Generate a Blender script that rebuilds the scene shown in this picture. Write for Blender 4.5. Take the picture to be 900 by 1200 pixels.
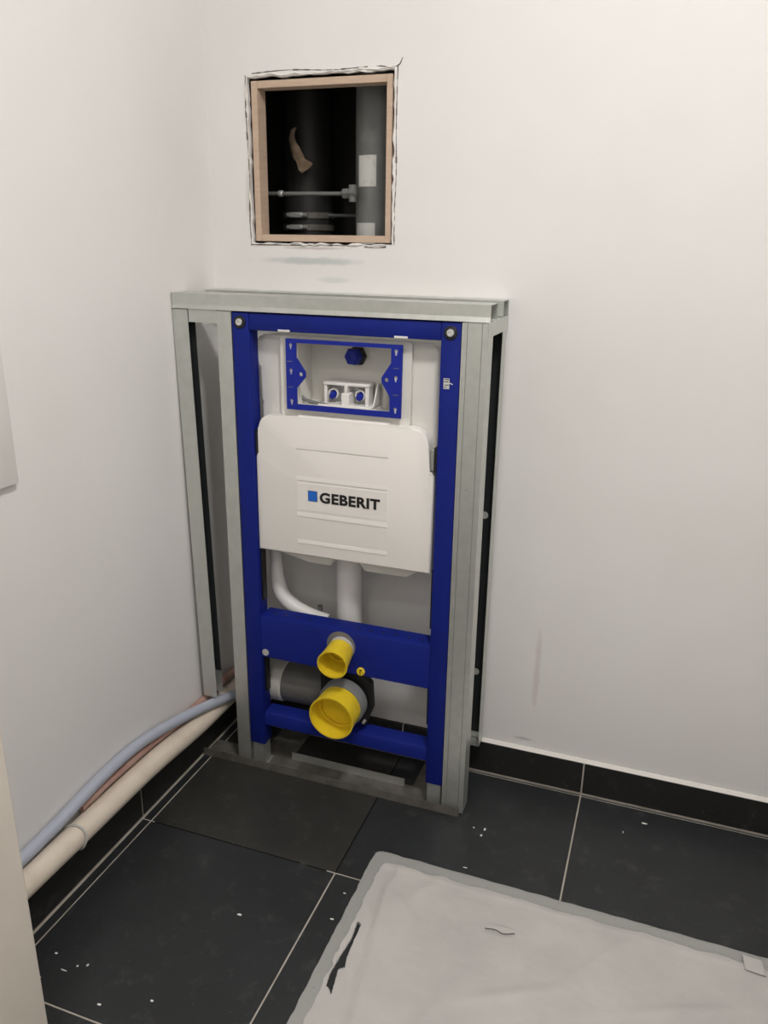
import bpy, bmesh, math, random
from mathutils import Vector, Matrix, noise

# ------------------------------------------------------------------ scene, camera, light
for o in list(bpy.data.objects):
    bpy.data.objects.remove(o, do_unlink=True)
S = bpy.context.scene
COL = S.collection
random.seed(7)

YAW, PITCH, ROLL = 0.33999, 0.32597, 0.01449
cam_d = bpy.data.cameras.new('camera')
cam = bpy.data.objects.new('camera', cam_d)
COL.objects.link(cam)
fw = Vector((-math.sin(YAW) * math.cos(PITCH), math.cos(YAW) * math.cos(PITCH), -math.sin(PITCH)))
rt = Vector((math.cos(YAW), math.sin(YAW), 0))
up = rt.cross(fw)
r2 = rt * math.cos(ROLL) + up * math.sin(ROLL)
u2 = -rt * math.sin(ROLL) + up * math.cos(ROLL)
mw = Matrix.Identity(4)
for i in range(3):
    mw[i][0], mw[i][1], mw[i][2] = r2[i], u2[i], -fw[i]
mw[0][3], mw[1][3], mw[2][3] = 1.0374, -1.7205, 1.2725
cam.matrix_world = mw
cam_d.sensor_fit = 'AUTO'
cam_d.sensor_width = 36.0
cam_d.lens = 944.35 / 1200 * 36
cam_d.clip_start = 0.01
S.camera = cam

w = bpy.data.worlds.new('world')
S.world = w
w.use_nodes = True
w.node_tree.nodes['Background'].inputs[0].default_value = (0.9, 0.95, 1.0, 1)
w.node_tree.nodes['Background'].inputs[1].default_value = 0.05

vs = S.view_settings
vs.view_transform = 'Standard'
vs.look = 'None'
vs.exposure = -0.40
vs.gamma = 1.0
vs.use_curve_mapping = False

LAMPS = (((1.12, -1.15), 26.0, 'near the white nib wall'), ((0.75, -2.20), 7.0, 'near the rear wall, added as fill'))   # ceiling lamps: place, watts; the rear one is added to fill shade
LAMP_COL = (1.0, 0.98, 0.965)


def area(name, loc, size, power):
    d = bpy.data.lights.new(name, 'AREA')
    d.shape = 'DISK'
    d.size = size
    d.energy = power
    d.color = LAMP_COL
    o = bpy.data.objects.new(name, d)
    o.location = loc
    COL.objects.link(o)
    return o


for (lx, ly), lw, _ in LAMPS:
    area('room_light', (lx, ly, 2.475), 0.27, lw)

# ------------------------------------------------------------------ materials
def srgb(r, g, b):
    f = lambda c: (c / 255 / 12.92) if c / 255 <= 0.04045 else ((c / 255 + 0.055) / 1.055) ** 2.4
    return (f(r), f(g), f(b), 1)


class Mat:
    def __init__(s, name, col, rough=0.5, metal=0.0, spec=0.5):
        s.m = bpy.data.materials.new(name)
        s.m.use_nodes = True
        s.t = s.m.node_tree
        s.b = s.t.nodes['Principled BSDF']
        s.col = col
        s.b.inputs['Base Color'].default_value = col
        s.b.inputs['Roughness'].default_value = rough
        s.b.inputs['Metallic'].default_value = metal
        s.b.inputs['Specular IOR Level'].default_value = spec
        s.cur = None
        s.h = None
        s.co = None

    def coord(s):
        if s.co is None:
            g = s.t.nodes.new('ShaderNodeNewGeometry')
            s.co = g.outputs['Position']
        return s.co

    def noise(s, scale, detail=4, rough=0.55, stretch=None, dist=0.0):
        n = s.t.nodes.new('ShaderNodeTexNoise')
        n.inputs['Scale'].default_value = scale
        n.inputs['Detail'].default_value = detail
        n.inputs['Roughness'].default_value = rough
        n.inputs['Distortion'].default_value = dist
        c = s.coord()
        if stretch:
            v = s.t.nodes.new('ShaderNodeVectorMath')
            v.operation = 'MULTIPLY'
            v.inputs[1].default_value = stretch
            s.t.links.new(c, v.inputs[0])
            c = v.outputs[0]
        s.t.links.new(c, n.inputs['Vector'])
        return n.outputs['Fac']

    def ramp(s, fac, a, b):
        r = s.t.nodes.new('ShaderNodeMapRange')
        r.inputs['From Min'].default_value = a
        r.inputs['From Max'].default_value = b
        s.t.links.new(fac, r.inputs['Value'])
        return r.outputs[0]

    def math(s, op, a, b=None):
        n = s.t.nodes.new('ShaderNodeMath')
        n.operation = op
        for k, v in enumerate((a, b)):
            if v is None:
                continue
            if isinstance(v, (int, float)):
                n.inputs[k].default_value = v
            else:
                s.t.links.new(v, n.inputs[k])
        return n.outputs[0]

    def mix(s, fac, col):
        n = s.t.nodes.new('ShaderNodeMix')
        n.data_type = 'RGBA'
        if s.cur is None:
            n.inputs[6].default_value = s.col
        else:
            s.t.links.new(s.cur, n.inputs[6])
        n.inputs[7].default_value = col
        if isinstance(fac, (int, float)):
            n.inputs[0].default_value = fac
        else:
            s.t.links.new(fac, n.inputs[0])
        s.cur = n.outputs[2]
        s.t.links.new(s.cur, s.b.inputs['Base Color'])
        return s

    def bump(s, fac, strength, distance=0.002):
        n = s.t.nodes.new('ShaderNodeBump')
        n.inputs['Strength'].default_value = strength
        n.inputs['Distance'].default_value = distance
        s.t.links.new(fac, n.inputs['Height'])
        if s.h is not None:
            s.t.links.new(s.h, n.inputs['Normal'])
        s.h = n.outputs[0]
        s.t.links.new(s.h, s.b.inputs['Normal'])
        return s

    def rough(s, fac, a, b):
        r = s.t.nodes.new('ShaderNodeMapRange')
        r.inputs['To Min'].default_value = a
        r.inputs['To Max'].default_value = b
        s.t.links.new(fac, r.inputs['Value'])
        s.t.links.new(r.outputs[0], s.b.inputs['Roughness'])
        return s

    def blob(s, centre, size, nscale=30.0, amount=0.6, lo=0.0, hi=1.0):
        """soft irregular stain mask with its own place and shape"""
        v = s.t.nodes.new('ShaderNodeVectorMath')
        v.operation = 'SUBTRACT'
        s.t.links.new(s.coord(), v.inputs[0])
        v.inputs[1].default_value = centre
        d = s.t.nodes.new('ShaderNodeVectorMath')
        d.operation = 'DIVIDE'
        s.t.links.new(v.outputs[0], d.inputs[0])
        d.inputs[1].default_value = size
        l = s.t.nodes.new('ShaderNodeVectorMath')
        l.operation = 'LENGTH'
        s.t.links.new(d.outputs[0], l.inputs[0])
        n = s.noise(nscale, 5)
        x = s.math('ADD', l.outputs['Value'], s.math('MULTIPLY', s.math('SUBTRACT', n, 0.5), amount * 2))
        r = s.t.nodes.new('ShaderNodeMapRange')
        r.interpolation_type = 'SMOOTHSTEP'
        r.inputs['From Min'].default_value = 1.0
        r.inputs['From Max'].default_value = 0.3
        r.inputs['To Min'].default_value = lo
        r.inputs['To Max'].default_value = hi
        s.t.links.new(x, r.inputs['Value'])
        return r.outputs[0]


M = {}
m = Mat('wall_paint', srgb(235, 233, 231), 0.6, 0, 0.3)
m.mix(m.ramp(m.noise(2.2, 3), 0.35, 0.75), srgb(231, 229, 226))
m.bump(m.noise(180, 3), 0.06, 0.001)
M['wall'] = m.m
m = Mat('back_wall_paint', srgb(235, 233, 231), 0.6, 0, 0.3)
m.mix(m.ramp(m.noise(2.6, 3), 0.35, 0.75), srgb(231, 228, 225))
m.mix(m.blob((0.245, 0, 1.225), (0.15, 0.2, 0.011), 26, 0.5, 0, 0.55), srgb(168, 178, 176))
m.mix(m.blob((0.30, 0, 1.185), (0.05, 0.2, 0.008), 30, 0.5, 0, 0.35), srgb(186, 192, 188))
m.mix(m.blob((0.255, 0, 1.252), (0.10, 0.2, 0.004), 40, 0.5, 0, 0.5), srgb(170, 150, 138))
m.mix(m.blob((0.82, 0, 0.30), (0.010, 0.2, 0.14), 30, 0.5, 0, 0.22), srgb(165, 130, 118))
m.mix(m.blob((0.097, 0, 1.37), (0.012, 0.2, 0.08), 30, 0.6, 0, 0.35), srgb(190, 182, 174))
m.mix(m.blob((0.80, 0, 0.115), (0.03, 0.2, 0.006), 50, 0.5, 0, 0.4), srgb(140, 134, 128))
m.bump(m.noise(160, 3), 0.07, 0.001)
M['wall_back'] = m.m
M['ceiling'] = Mat('ceiling_paint', srgb(242, 241, 238), 0.7).m
m = Mat('plaster', srgb(236, 232, 226), 0.9, 0, 0.2)
m.bump(m.noise(220, 5), 0.6, 0.003)
M['plaster'] = m.m
m = Mat('gypsum_core', srgb(150, 145, 138), 0.9, 0, 0.2)
m.bump(m.noise(220, 5), 0.6, 0.003)
M['core'] = m.m
M['score'] = Mat('dark_score_line', srgb(112, 105, 98), 0.9).m


def tile_mat(name, base, alt):
    m = Mat(name, base, 0.42, 0, 0.38)
    m.mix(m.ramp(m.noise(5.5, 6, 0.6), 0.4, 0.75), alt)
    m.mix(m.math('MULTIPLY', m.ramp(m.noise(20, 6, 0.7), 0.56, 0.78), 0.24), srgb(120, 120, 116))
    m.mix(m.math('MULTIPLY', m.ramp(m.noise(230, 2, 0.5), 0.73, 0.76), 0.30), srgb(190, 188, 182))
    m.rough(m.noise(14, 5), 0.30, 0.58)
    m.bump(m.noise(90, 5), 0.10, 0.001)
    return m.m


M['tile'] = tile_mat('anthracite_tile', srgb(40, 42, 43), srgb(47, 49, 51))
M['tile_dusty'] = tile_mat('dusty_anthracite_tile', srgb(46, 46, 44), srgb(57, 56, 53))
M['base_tile'] = tile_mat('black_skirting_tile', srgb(36, 36, 35), srgb(44, 44, 43))
m = Mat('grout', srgb(190, 183, 172), 0.9, 0, 0.2)
m.mix(m.ramp(m.noise(24, 4), 0.4, 0.75), srgb(160, 152, 141))
M['grout'] = m.m
m = Mat('unfilled_joint', srgb(26, 25, 24), 0.95, 0, 0.1)
m.mix(m.ramp(m.noise(20, 3), 0.60, 0.72), srgb(120, 112, 98))
M['joint'] = m.m
m = Mat('galvanised_steel', srgb(208, 210, 205), 0.42, 0.8)
m.mix(m.ramp(m.noise(42, 3, 0.5), 0.35, 0.7), srgb(200, 203, 197))
m.mix(m.math('MULTIPLY', m.ramp(m.noise(9, 4, 0.5, (1, 1, 0.25)), 0.5, 0.75), 0.5), srgb(214, 216, 211))
m.rough(m.noise(40, 3), 0.36, 0.48)
M['steel'] = m.m
m = Mat('dusty_steel', srgb(128, 125, 119), 0.6, 0.5)
m.mix(m.ramp(m.noise(26, 5), 0.4, 0.7), srgb(104, 99, 91))
M['steel_dusty'] = m.m
m = Mat('blue_powder_coat', srgb(24, 38, 126), 0.5, 0, 0.15)
m.mix(m.ramp(m.noise(8, 3), 0.4, 0.8), srgb(22, 35, 116))
m.bump(m.noise(500, 2), 0.08, 0.0005)
M['blue'] = m.m
M['blue_plastic'] = Mat('blue_plastic', srgb(26, 42, 150), 0.38, 0, 0.3).m
M['logo_blue'] = Mat('logo_blue_print', srgb(24, 105, 205), 0.5).m
m = Mat('white_plastic', srgb(236, 234, 230), 0.38, 0, 0.45)
m.mix(m.ramp(m.noise(6, 2), 0.4, 0.8), srgb(230, 228, 223))
M['white'] = m.m
m = Mat('translucent_tank_plastic', srgb(226, 224, 217), 0.32, 0, 0.5)
M['tank'] = m.m
m = Mat('cover_foam', srgb(240, 236, 230), 0.55, 0, 0.35)
m.bump(m.noise(350, 2), 0.05, 0.0005)
M['cover'] = m.m
M['strip'] = Mat('dark_slot_lining', srgb(40, 44, 44), 0.6, 0, 0.3).m  # dark grey of the strips added in the stud slots
M['print'] = Mat('black_print', srgb(24, 23, 24), 0.5).m
M['black'] = Mat('black_rubber', srgb(22, 22, 23), 0.5).m
M['screw'] = Mat('zinc_screw', srgb(222, 222, 218), 0.35, 0.6).m
m = Mat('yellow_plastic', srgb(236, 206, 44), 0.38, 0, 0.5)
m.mix(m.ramp(m.noise(30, 4), 0.5, 0.8), srgb(224, 190, 48))
M['yellow'] = m.m
m = Mat('grey_drain_plastic', srgb(92, 92, 90), 0.4)
m.mix(m.ramp(m.noise(14, 4), 0.4, 0.75), srgb(104, 102, 98))
M['drain'] = m.m
M['drain_light'] = Mat('light_grey_plastic', srgb(190, 188, 182), 0.45).m
M['ring'] = Mat('grey_rubber_ring', srgb(122, 124, 126), 0.5).m
M['hole'] = Mat('grey_bare_steel', srgb(140, 140, 140), 0.5, 0.6).m
m = Mat('cream_pipe_paint', srgb(226, 214, 198), 0.5, 0, 0.4)
m.mix(m.ramp(m.noise(20, 4), 0.45, 0.8), srgb(212, 198, 182))
m.bump(m.noise(60, 4), 0.12, 0.001)
M['cream'] = m.m
m = Mat('pale_blue_conduit', srgb(176, 182, 196), 0.45)
M['conduit_blue'] = m.m
m = Mat('dull_red_conduit', srgb(170, 132, 122), 0.5)
m.mix(m.ramp(m.noise(20, 4), 0.45, 0.75), srgb(188, 156, 144))
M['conduit_red'] = m.m
m = Mat('raw_wood', srgb(202, 179, 158), 0.65, 0, 0.3)
m.mix(m.ramp(m.noise(20, 5, 0.6, (1, 1, 6), 0.6), 0.4, 0.7), srgb(192, 167, 146))
m.mix(m.math('MULTIPLY', m.ramp(m.noise(7, 3), 0.55, 0.8), 0.5), srgb(212, 188, 166))
M['wood'] = m.m
m = Mat('shaft_concrete', srgb(84, 82, 78), 0.9, 0, 0.2)
m.bump(m.noise(30, 5), 0.5, 0.006)
M['shaft'] = m.m
m = Mat('black_cast_pipe', srgb(44, 44, 42), 0.5, 0, 0.4)
m.bump(m.noise(40, 4), 0.2, 0.002)
M['pipe_black'] = m.m
m = Mat('grey_plastic_pipe', srgb(118, 120, 118), 0.38, 0, 0.5)
m.mix(m.ramp(m.noise(8, 4), 0.4, 0.75), srgb(94, 95, 93))
M['pipe_grey'] = m.m
m = Mat('pale_label_patch', srgb(206, 206, 201), 0.6)
m.mix(m.ramp(m.noise(60, 3), 0.55, 0.68), srgb(190, 190, 184))
M['label'] = m.m
m = Mat('brown_scrap', srgb(190, 168, 144), 0.8, 0, 0.2)
m.mix(m.ramp(m.noise(40, 4), 0.4, 0.7), srgb(140, 118, 96))
M['scrap'] = m.m
m = Mat('sheet_paper', srgb(196, 192, 188), 0.55, 0, 0.35)
m.mix(m.ramp(m.noise(7, 5), 0.35, 0.75), srgb(181, 179, 176))
m.mix(m.math('MULTIPLY', m.ramp(m.noise(120, 4, 0.7), 0.68, 0.76), 0.45), srgb(105, 100, 95))
m.bump(m.noise(11, 5, 0.5, None, 1.0), 0.35, 0.008)
M['paper'] = m.m
m = Mat('clear_film', srgb(186, 186, 182), 0.35, 0, 0.5)
m.mix(m.math('MULTIPLY', m.ramp(m.noise(90, 4), 0.66, 0.74), 0.6), srgb(90, 88, 84))
m.b.inputs['Alpha'].default_value = 0.66
m.bump(m.noise(60, 5), 0.3, 0.002)
M['film'] = m.m
M['crumb'] = Mat('plaster_crumb_white', srgb(235, 233, 228), 0.9, 0, 0.2).m
m = Mat('door_paint', srgb(224, 216, 204), 0.45, 0, 0.4)
m.mix(m.ramp(m.noise(4, 3), 0.4, 0.8), srgb(216, 208, 196))
M['door'] = m.m
m = bpy.data.materials.new('lamp_diffuser')
m.use_nodes = True
b = m.node_tree.nodes['Principled BSDF']
b.inputs['Base Color'].default_value = (0.9, 0.9, 0.88, 1)
b.inputs['Emission Color'].default_value = (1, 0.955, 0.9, 1)
b.inputs['Emission Strength'].default_value = 6.0
M['lamp'] = m


# ------------------------------------------------------------------ mesh helpers
def BM():
    return bmesh.new()


def finish(name, bm, mat, parent=None, smooth=None, loc=None):
    bmesh.ops.recalc_face_normals(bm, faces=bm.faces[:])
    me = bpy.data.meshes.new(name)
    bm.to_mesh(me)
    bm.free()
    me.materials.append(M[mat])
    if smooth is not None:
        me.polygons.foreach_set('use_smooth', [True] * len(me.polygons))
        me.set_sharp_from_angle(angle=math.radians(smooth))
    o = bpy.data.objects.new(name, me)
    COL.objects.link(o)
    if parent is not None:
        o.parent = parent
    if loc is not None:
        o.location = loc
    return o


def link_copy(o, name, parent, loc=None, rot=None):
    c = o.copy()
    c.name = name
    COL.objects.link(c)
    c.parent = parent
    if loc is not None:
        c.location = loc
    if rot is not None:
        c.rotation_euler = rot
    return c


def tag(o, label=None, cat=None, group=None, kind=None):
    if label:
        o['label'] = label
    if cat:
        o['category'] = cat
    if group:
        o['group'] = group
    if kind:
        o['kind'] = kind
    return o


def empty(name, loc=(0, 0, 0)):
    o = bpy.data.objects.new(name, None)
    o.empty_display_size = 0.05
    o.location = loc
    COL.objects.link(o)
    return o


def box(bm, x0, x1, y0, y1, z0, z1, bev=0.0, seg=2):
    vs = [bm.verts.new((x, y, z)) for x in (x0, x1) for y in (y0, y1) for z in (z0, z1)]
    q = [(0, 1, 3, 2), (4, 6, 7, 5), (0, 4, 5, 1), (2, 3, 7, 6), (0, 2, 6, 4), (1, 5, 7, 3)]
    fs = [bm.faces.new([vs[i] for i in f]) for f in q]
    if bev > 0:
        es = list({e for f in fs for e in f.edges})
        bmesh.ops.bevel(bm, geom=es, offset=bev, segments=seg, affect='EDGES', profile=0.5)
    return bm


def frame_of(d):
    d = Vector(d).normalized()
    a = Vector((0, 0, 1)) if abs(d.z) < 0.9 else Vector((1, 0, 0))
    u = d.cross(a).normalized()
    return u, d.cross(u).normalized(), d


def lathe(bm, prof, org, axis, seg=40, cap0=False, cap1=False):
    """prof = [(radius, height along axis)]"""
    u, v, d = frame_of(axis)
    org = Vector(org)
    rings = []
    for r, h in prof:
        rings.append([bm.verts.new(org + d * h + (u * math.cos(t) + v * math.sin(t)) * r)
                      for t in [2 * math.pi * k / seg for k in range(seg)]])
    for a, b in zip(rings, rings[1:]):
        for k in range(seg):
            bm.faces.new((a[k], a[(k + 1) % seg], b[(k + 1) % seg], b[k]))
    if cap0:
        bm.faces.new(rings[0])
    if cap1:
        bm.faces.new(rings[-1])
    return bm


def cyl(bm, org, axis, r, h, seg=24):
    return lathe(bm, [(r, 0), (r, h)], org, axis, seg, True, True)


def spline(pts, n=10):
    P = [Vector(p) for p in pts]
    P = [P[0] * 2 - P[1]] + P + [P[-1] * 2 - P[-2]]
    out = []
    for i in range(1, len(P) - 2):
        for k in range(n):
            t = k / n
            a, b, c, d = P[i - 1], P[i], P[i + 1], P[i + 2]
            out.append(0.5 * ((2 * b) + (c - a) * t + (2 * a - 5 * b + 4 * c - d) * t * t + (3 * b - a - 3 * c + d) * t ** 3))
    out.append(P[-2])
    return out


def tube(bm, pts, r, seg=16, n=8, smooth=True):
    P = spline(pts, n) if smooth else [Vector(p) for p in pts]
    rings = []
    pu = None
    for i, p in enumerate(P):
        d = (P[min(i + 1, len(P) - 1)] - P[max(i - 1, 0)]).normalized()
        if pu is None:
            u, v, _ = frame_of(d)
        else:
            u = (pu - d * pu.dot(d)).normalized()
            v = d.cross(u)
        pu = u
        rr = r(i / (len(P) - 1)) if callable(r) else r
        rings.append([bm.verts.new(p + (u * math.cos(t) + v * math.sin(t)) * rr)
                      for t in [2 * math.pi * k / seg for k in range(seg)]])
    for a, b in zip(rings, rings[1:]):
        for k in range(seg):
            bm.faces.new((a[k], a[(k + 1) % seg], b[(k + 1) % seg], b[k]))
    bm.faces.new(rings[0])
    bm.faces.new(rings[-1])
    return bm


AX = {'x': lambda a, b, h: (h, a, b), 'y': lambda a, b, h: (a, h, b), 'z': lambda a, b, h: (a, b, h)}


def extrude(bm, loops, axis, h0, h1):
    """loops[0] outline, others holes, in the plane across axis; solid between h0 and h1"""
    f = AX[axis]
    sides = []
    for h in (h0, h1):
        es = []
        lv = []
        for L in loops:
            vs = [bm.verts.new(f(a, b, h)) for a, b in L]
            lv.append(vs)
            es += [bm.edges.new((vs[i], vs[(i + 1) % len(vs)])) for i in range(len(vs))]
        if len(loops) == 1:
            bm.faces.new(lv[0])
        else:
            bmesh.ops.triangle_fill(bm, edges=es, use_beauty=True)
        sides.append(lv)
    for A, B in zip(*sides):
        n = len(A)
        for i in range(n):
            bm.faces.new((A[i], A[(i + 1) % n], B[(i + 1) % n], B[i]))
    return bm


def channel(bm, path, axis, h0, h1, t=0.0012):
    """folded sheet metal: an open path across axis, given a thickness"""
    n = len(path)
    P = [Vector((a, b)) for a, b in path]
    off = []
    for i in range(n):
        d0 = (P[i] - P[i - 1]).normalized() if i > 0 else None
        d1 = (P[i + 1] - P[i]).normalized() if i < n - 1 else None
        d0 = d0 or d1
        d1 = d1 or d0
        n0 = Vector((-d0.y, d0.x))
        n1 = Vector((-d1.y, d1.x))
        mv = (n0 + n1)
        mv = mv / max(mv.length_squared, 1e-6) * 2
        off.append(P[i] + mv * t)
    f = AX[axis]
    R = []
    for h in (h0, h1):
        R.append(([bm.verts.new(f(p.x, p.y, h)) for p in P], [bm.verts.new(f(p.x, p.y, h)) for p in off]))
    (a0, b0), (a1, b1) = R
    for i in range(n - 1):
        bm.faces.new((a0[i], a0[i + 1], a1[i + 1], a1[i]))
        bm.faces.new((b0[i], b1[i], b1[i + 1], b0[i + 1]))
        bm.faces.new((a0[i], b0[i], b0[i + 1], a0[i + 1]))
        bm.faces.new((a1[i], a1[i + 1], b1[i + 1], b1[i]))
    bm.faces.new((a0[0], a1[0], b1[0], b0[0]))
    bm.faces.new((a0[-1], b0[-1], b1[-1], a1[-1]))
    return bm


def rrect(x0, x1, z0, z1, r, n=5):
    out = []
    for cx, cz, a0 in ((x1 - r, z1 - r, 0), (x0 + r, z1 - r, 90), (x0 + r, z0 + r, 180), (x1 - r, z0 + r, 270)):
        for k in range(n + 1):
            a = math.radians(a0 + 90 * k / n)
            out.append((cx + r * math.cos(a), cz + r * math.sin(a)))
    return out


def circle(cx, cz, r, n=20):
    return [(cx + r * math.cos(2 * math.pi * k / n), cz + r * math.sin(2 * math.pi * k / n)) for k in range(n)]


# ------------------------------------------------------------------ the setting
XR, YE, ZC = 1.45, -2.6, 2.50
PITCH_T = 0.4589
XC = 0.0336
GAP = 0.0035

# floor: a light grout bed, every tile a piece of its own
bm = BM()
box(bm, -0.05, XR + 0.05, YE, 0.02, -0.03, -0.0016)
floor = tag(finish('floor', bm, 'grout'), kind='structure')
xs = [0.0115, XC] + [XC + PITCH_T * k for k in (1, 2, 3)] + [XR]
ys = [-0.0175, -0.4573] + [-0.4573 - PITCH_T * k for k in (1, 2, 3, 4)] + [YE]
for i in range(len(xs) - 1):
    for j in range(len(ys) - 1):
        x0, x1, y1, y0 = xs[i] + GAP / 2, xs[i + 1] - GAP / 2, ys[j] - GAP / 2, ys[j + 1] + GAP / 2
        if x1 - x0 < 0.004 or y1 - y0 < 0.004:
            continue
        bm = BM()
        box(bm, x0, x1, y0, y1, -0.010, random.uniform(-0.0002, 0.0002), 0.0006, 1)
        finish('floor_tile', bm, 'tile_dusty' if (i == 1 and j == 0) else 'tile', floor)
# the narrow sliver of tile between the back skirting and the first full row
for k in range(4):
    bm = BM()
    a, b_ = [0.0115, XC + PITCH_T, XC + 2 * PITCH_T, XC + 3 * PITCH_T, XR][k:k + 2]
    box(bm, a + GAP / 2, b_ - GAP / 2, -0.0158, -0.0122, -0.010, 0.0, 0.0005, 1)
    finish('floor_tile', bm, 'tile', floor)
# joints never filled with grout
bm = BM()
box(bm, XC + PITCH_T - GAP / 2, XC + PITCH_T + GAP / 2, -0.4573 + GAP / 2, -0.019, -0.008, -0.0013)
tag(finish('open_joint', bm, 'joint', floor), label='dark unfilled joint between floor tiles')
bm = BM()
box(bm, XC + 0.01, XC + PITCH_T - 0.02, -0.4573 - GAP / 2, -0.4573 + GAP / 2, -0.008, -0.0013)
tag(finish('open_joint', bm, 'joint', floor), label='dark unfilled joint between floor tiles')

# back wall with the rough cut opening
OX0, OX1, OZ0, OZ1 = 0.104, 0.437, 1.262, 1.597


def rough_loop(x0, x1, z0, z1, amp, n=26, seed=1):
    rnd = random.Random(seed)
    out = []
    for (ax, az), (bx_, bz) in (((x0, z0), (x1, z0)), ((x1, z0), (x1, z1)), ((x1, z1), (x0, z1)), ((x0, z1), (x0, z0))):
        for k in range(n):
            t = k / n
            j = 0 if k == 0 else 1
            px, pz = ax + (bx_ - ax) * t, az + (bz - az) * t
            nx, nz = (bz - az), -(bx_ - ax)
            l = math.hypot(nx, nz)
            a = amp * rnd.uniform(-1, 1) * j
            out.append((px + nx / l * a, pz + nz / l * a))
    return out


hole = rough_loop(OX0 - 0.001, OX1 + 0.0005, OZ0, OZ1, 0.0024)
bm = BM()
extrude(bm, [[(-0.05, -0.03), (XR + 0.05, -0.03), (XR + 0.05, ZC), (-0.05, ZC)], hole], 'y', 0.0, 0.0125)
wall_back = tag(finish('wall_back', bm, 'wall_back'), kind='structure')
# raised lip of torn paper and filler round the cut
rnd = random.Random(5)
outer = [(a, b) for a, b in rough_loop(OX0 - 0.0045, OX1 + 0.004, OZ0 - 0.004, OZ1 + 0.005, 0.0040, 26, 3)]
bm = BM()
N = len(hole)
A = [bm.verts.new((a, 0.001, b)) for a, b in outer]
B = [bm.verts.new(((a * 0.5 + c * 0.5), -rnd.uniform(0.0004, 0.0055), (b * 0.5 + d * 0.5)))
     for (a, b), (c, d) in zip(outer, hole)]
Cc = [bm.verts.new((c, 0.003, d)) for c, d in hole]
for i in range(N):
    j = (i + 1) % N
    bm.faces.new((A[i], A[j], B[j], B[i]))
    bm.faces.new((B[i], B[j], Cc[j], Cc[i]))
tag(finish('plaster_edge', bm, 'plaster', wall_back, 60), label='torn white plaster edge round the opening')
# blade score lines just outside the cut
for pts in ([(0.0985, 1.602), (0.0975, 1.52), (0.1005, 1.40), (0.098, 1.33), (0.0995, 1.256)],
            [(0.445, 1.606), (0.4435, 1.50), (0.445, 1.40), (0.442, 1.32), (0.443, 1.262)],
            [(0.455, 1.618), (0.4425, 1.603), (0.40, 1.6055)], [(0.115, 1.6045), (0.20, 1.6075), (0.30, 1.603), (0.38, 1.605)],
            [(0.375, 1.2565), (0.40, 1.255), (0.425, 1.2575)], [(0.10, 1.258), (0.20, 1.2575), (0.30, 1.259), (0.36, 1.2585)]):
    bm = BM()
    P = spline([(a, 0, b) for a, b in pts], 8)
    for p, q in zip(P, P[1:]):
        wd = 0.0004 + 0.0024 * abs(noise.noise(p * 45))
        d = (q - p).normalized()
        nn = Vector((-d.z, 0, d.x)) * wd
        vv = [bm.verts.new(v + Vector((0, yy, 0))) for yy in (-0.0005, 0.0002) for v in (p + nn, p - nn, q - nn, q + nn)]
        for f in ((0, 1, 2, 3), (4, 7, 6, 5), (0, 4, 5, 1), (2, 6, 7, 3), (0, 3, 7, 4), (1, 5, 6, 2)):
            bm.faces.new([vv[i] for i in f])
    finish('score_line', bm, 'score', wall_back)

bm = BM()
box(bm, -0.05, 0.0, YE, 0.0, -0.03, ZC)
wall_left = tag(finish('wall_left', bm, 'wall'), kind='structure')
bm = BM()
box(bm, XR, XR + 0.05, YE, 0.0, -0.03, ZC)
tag(finish('wall_right', bm, 'wall'), kind='structure')
bm = BM()
box(bm, -0.05, XR + 0.05, YE - 0.05, YE, -0.03, ZC)
tag(finish('wall_rear', bm, 'wall'), kind='structure')
bm = BM()
box(bm, -0.05, XR + 0.05, YE - 0.05, 0.0125, ZC, ZC + 0.05)
tag(finish('ceiling', bm, 'ceiling'), kind='structure')
# wall nibs of the opening the picture is taken through
YF0, YF1 = -1.13, -1.02
JX = 0.222
bm = BM()
box(bm, 0.0, JX, YF0, YF1, 0.0, ZC)
box(bm, 1.33, XR, YF0, YF1, 0.0, ZC)
tag(finish('wall_front', bm, 'wall'), kind='structure')
tr = tag(empty('trim_1'), kind='structure')
for x0, x1 in ((JX - 0.0, JX + 0.018), (1.33 - 0.018, 1.33)):
    bm = BM()
    box(bm, x0, x1, YF0 - 0.012, YF1 + 0.012, 0.0, ZC - 0.001, 0.003)
    finish('jamb', bm, 'door', tr)
for x0, x1 in ((JX - 0.05, JX + 0.006), (1.33 - 0.006, 1.33 + 0.05)):
    bm = BM()
    box(bm, x0, x1, YF1 + 0.0002, YF1 + 0.014, 0.0, ZC - 0.001, 0.004)
    finish('casing', bm, 'door', tr)

# the dark pipe shaft behind the opening
for nm, a in (('wall_shaft_back', (-0.33, 0.65, 0.50, 0.55, 0.87, 2.13)), ('wall_shaft_left', (-0.33, -0.30, 0.0135, 0.50, 0.9, 2.1)),
              ('wall_shaft_right', (0.62, 0.65, 0.0135, 0.50, 0.9, 2.1)), ('ceiling_shaft', (-0.33, 0.65, 0.0135, 0.50, 2.1, 2.13)),
              ('floor_shaft', (-0.33, 0.65, 0.0135, 0.50, 0.87, 0.9))):
    bm = BM()
    box(bm, *a)
    tag(finish(nm, bm, 'shaft'), kind='structure')
# grey back of the plasterboard, inside the shaft
bm = BM()
extrude(bm, [[(-0.30, 0.9), (0.62, 0.9), (0.62, 2.1), (-0.30, 2.1)],
             [(OX0 - 0.004, OZ0 - 0.004), (OX1 + 0.004, OZ0 - 0.004), (OX1 + 0.004, OZ1 + 0.004), (OX0 - 0.004, OZ1 + 0.004)]],
        'y', 0.0126, 0.0132)
finish('board_back', bm, 'shaft', wall_back)

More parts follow.
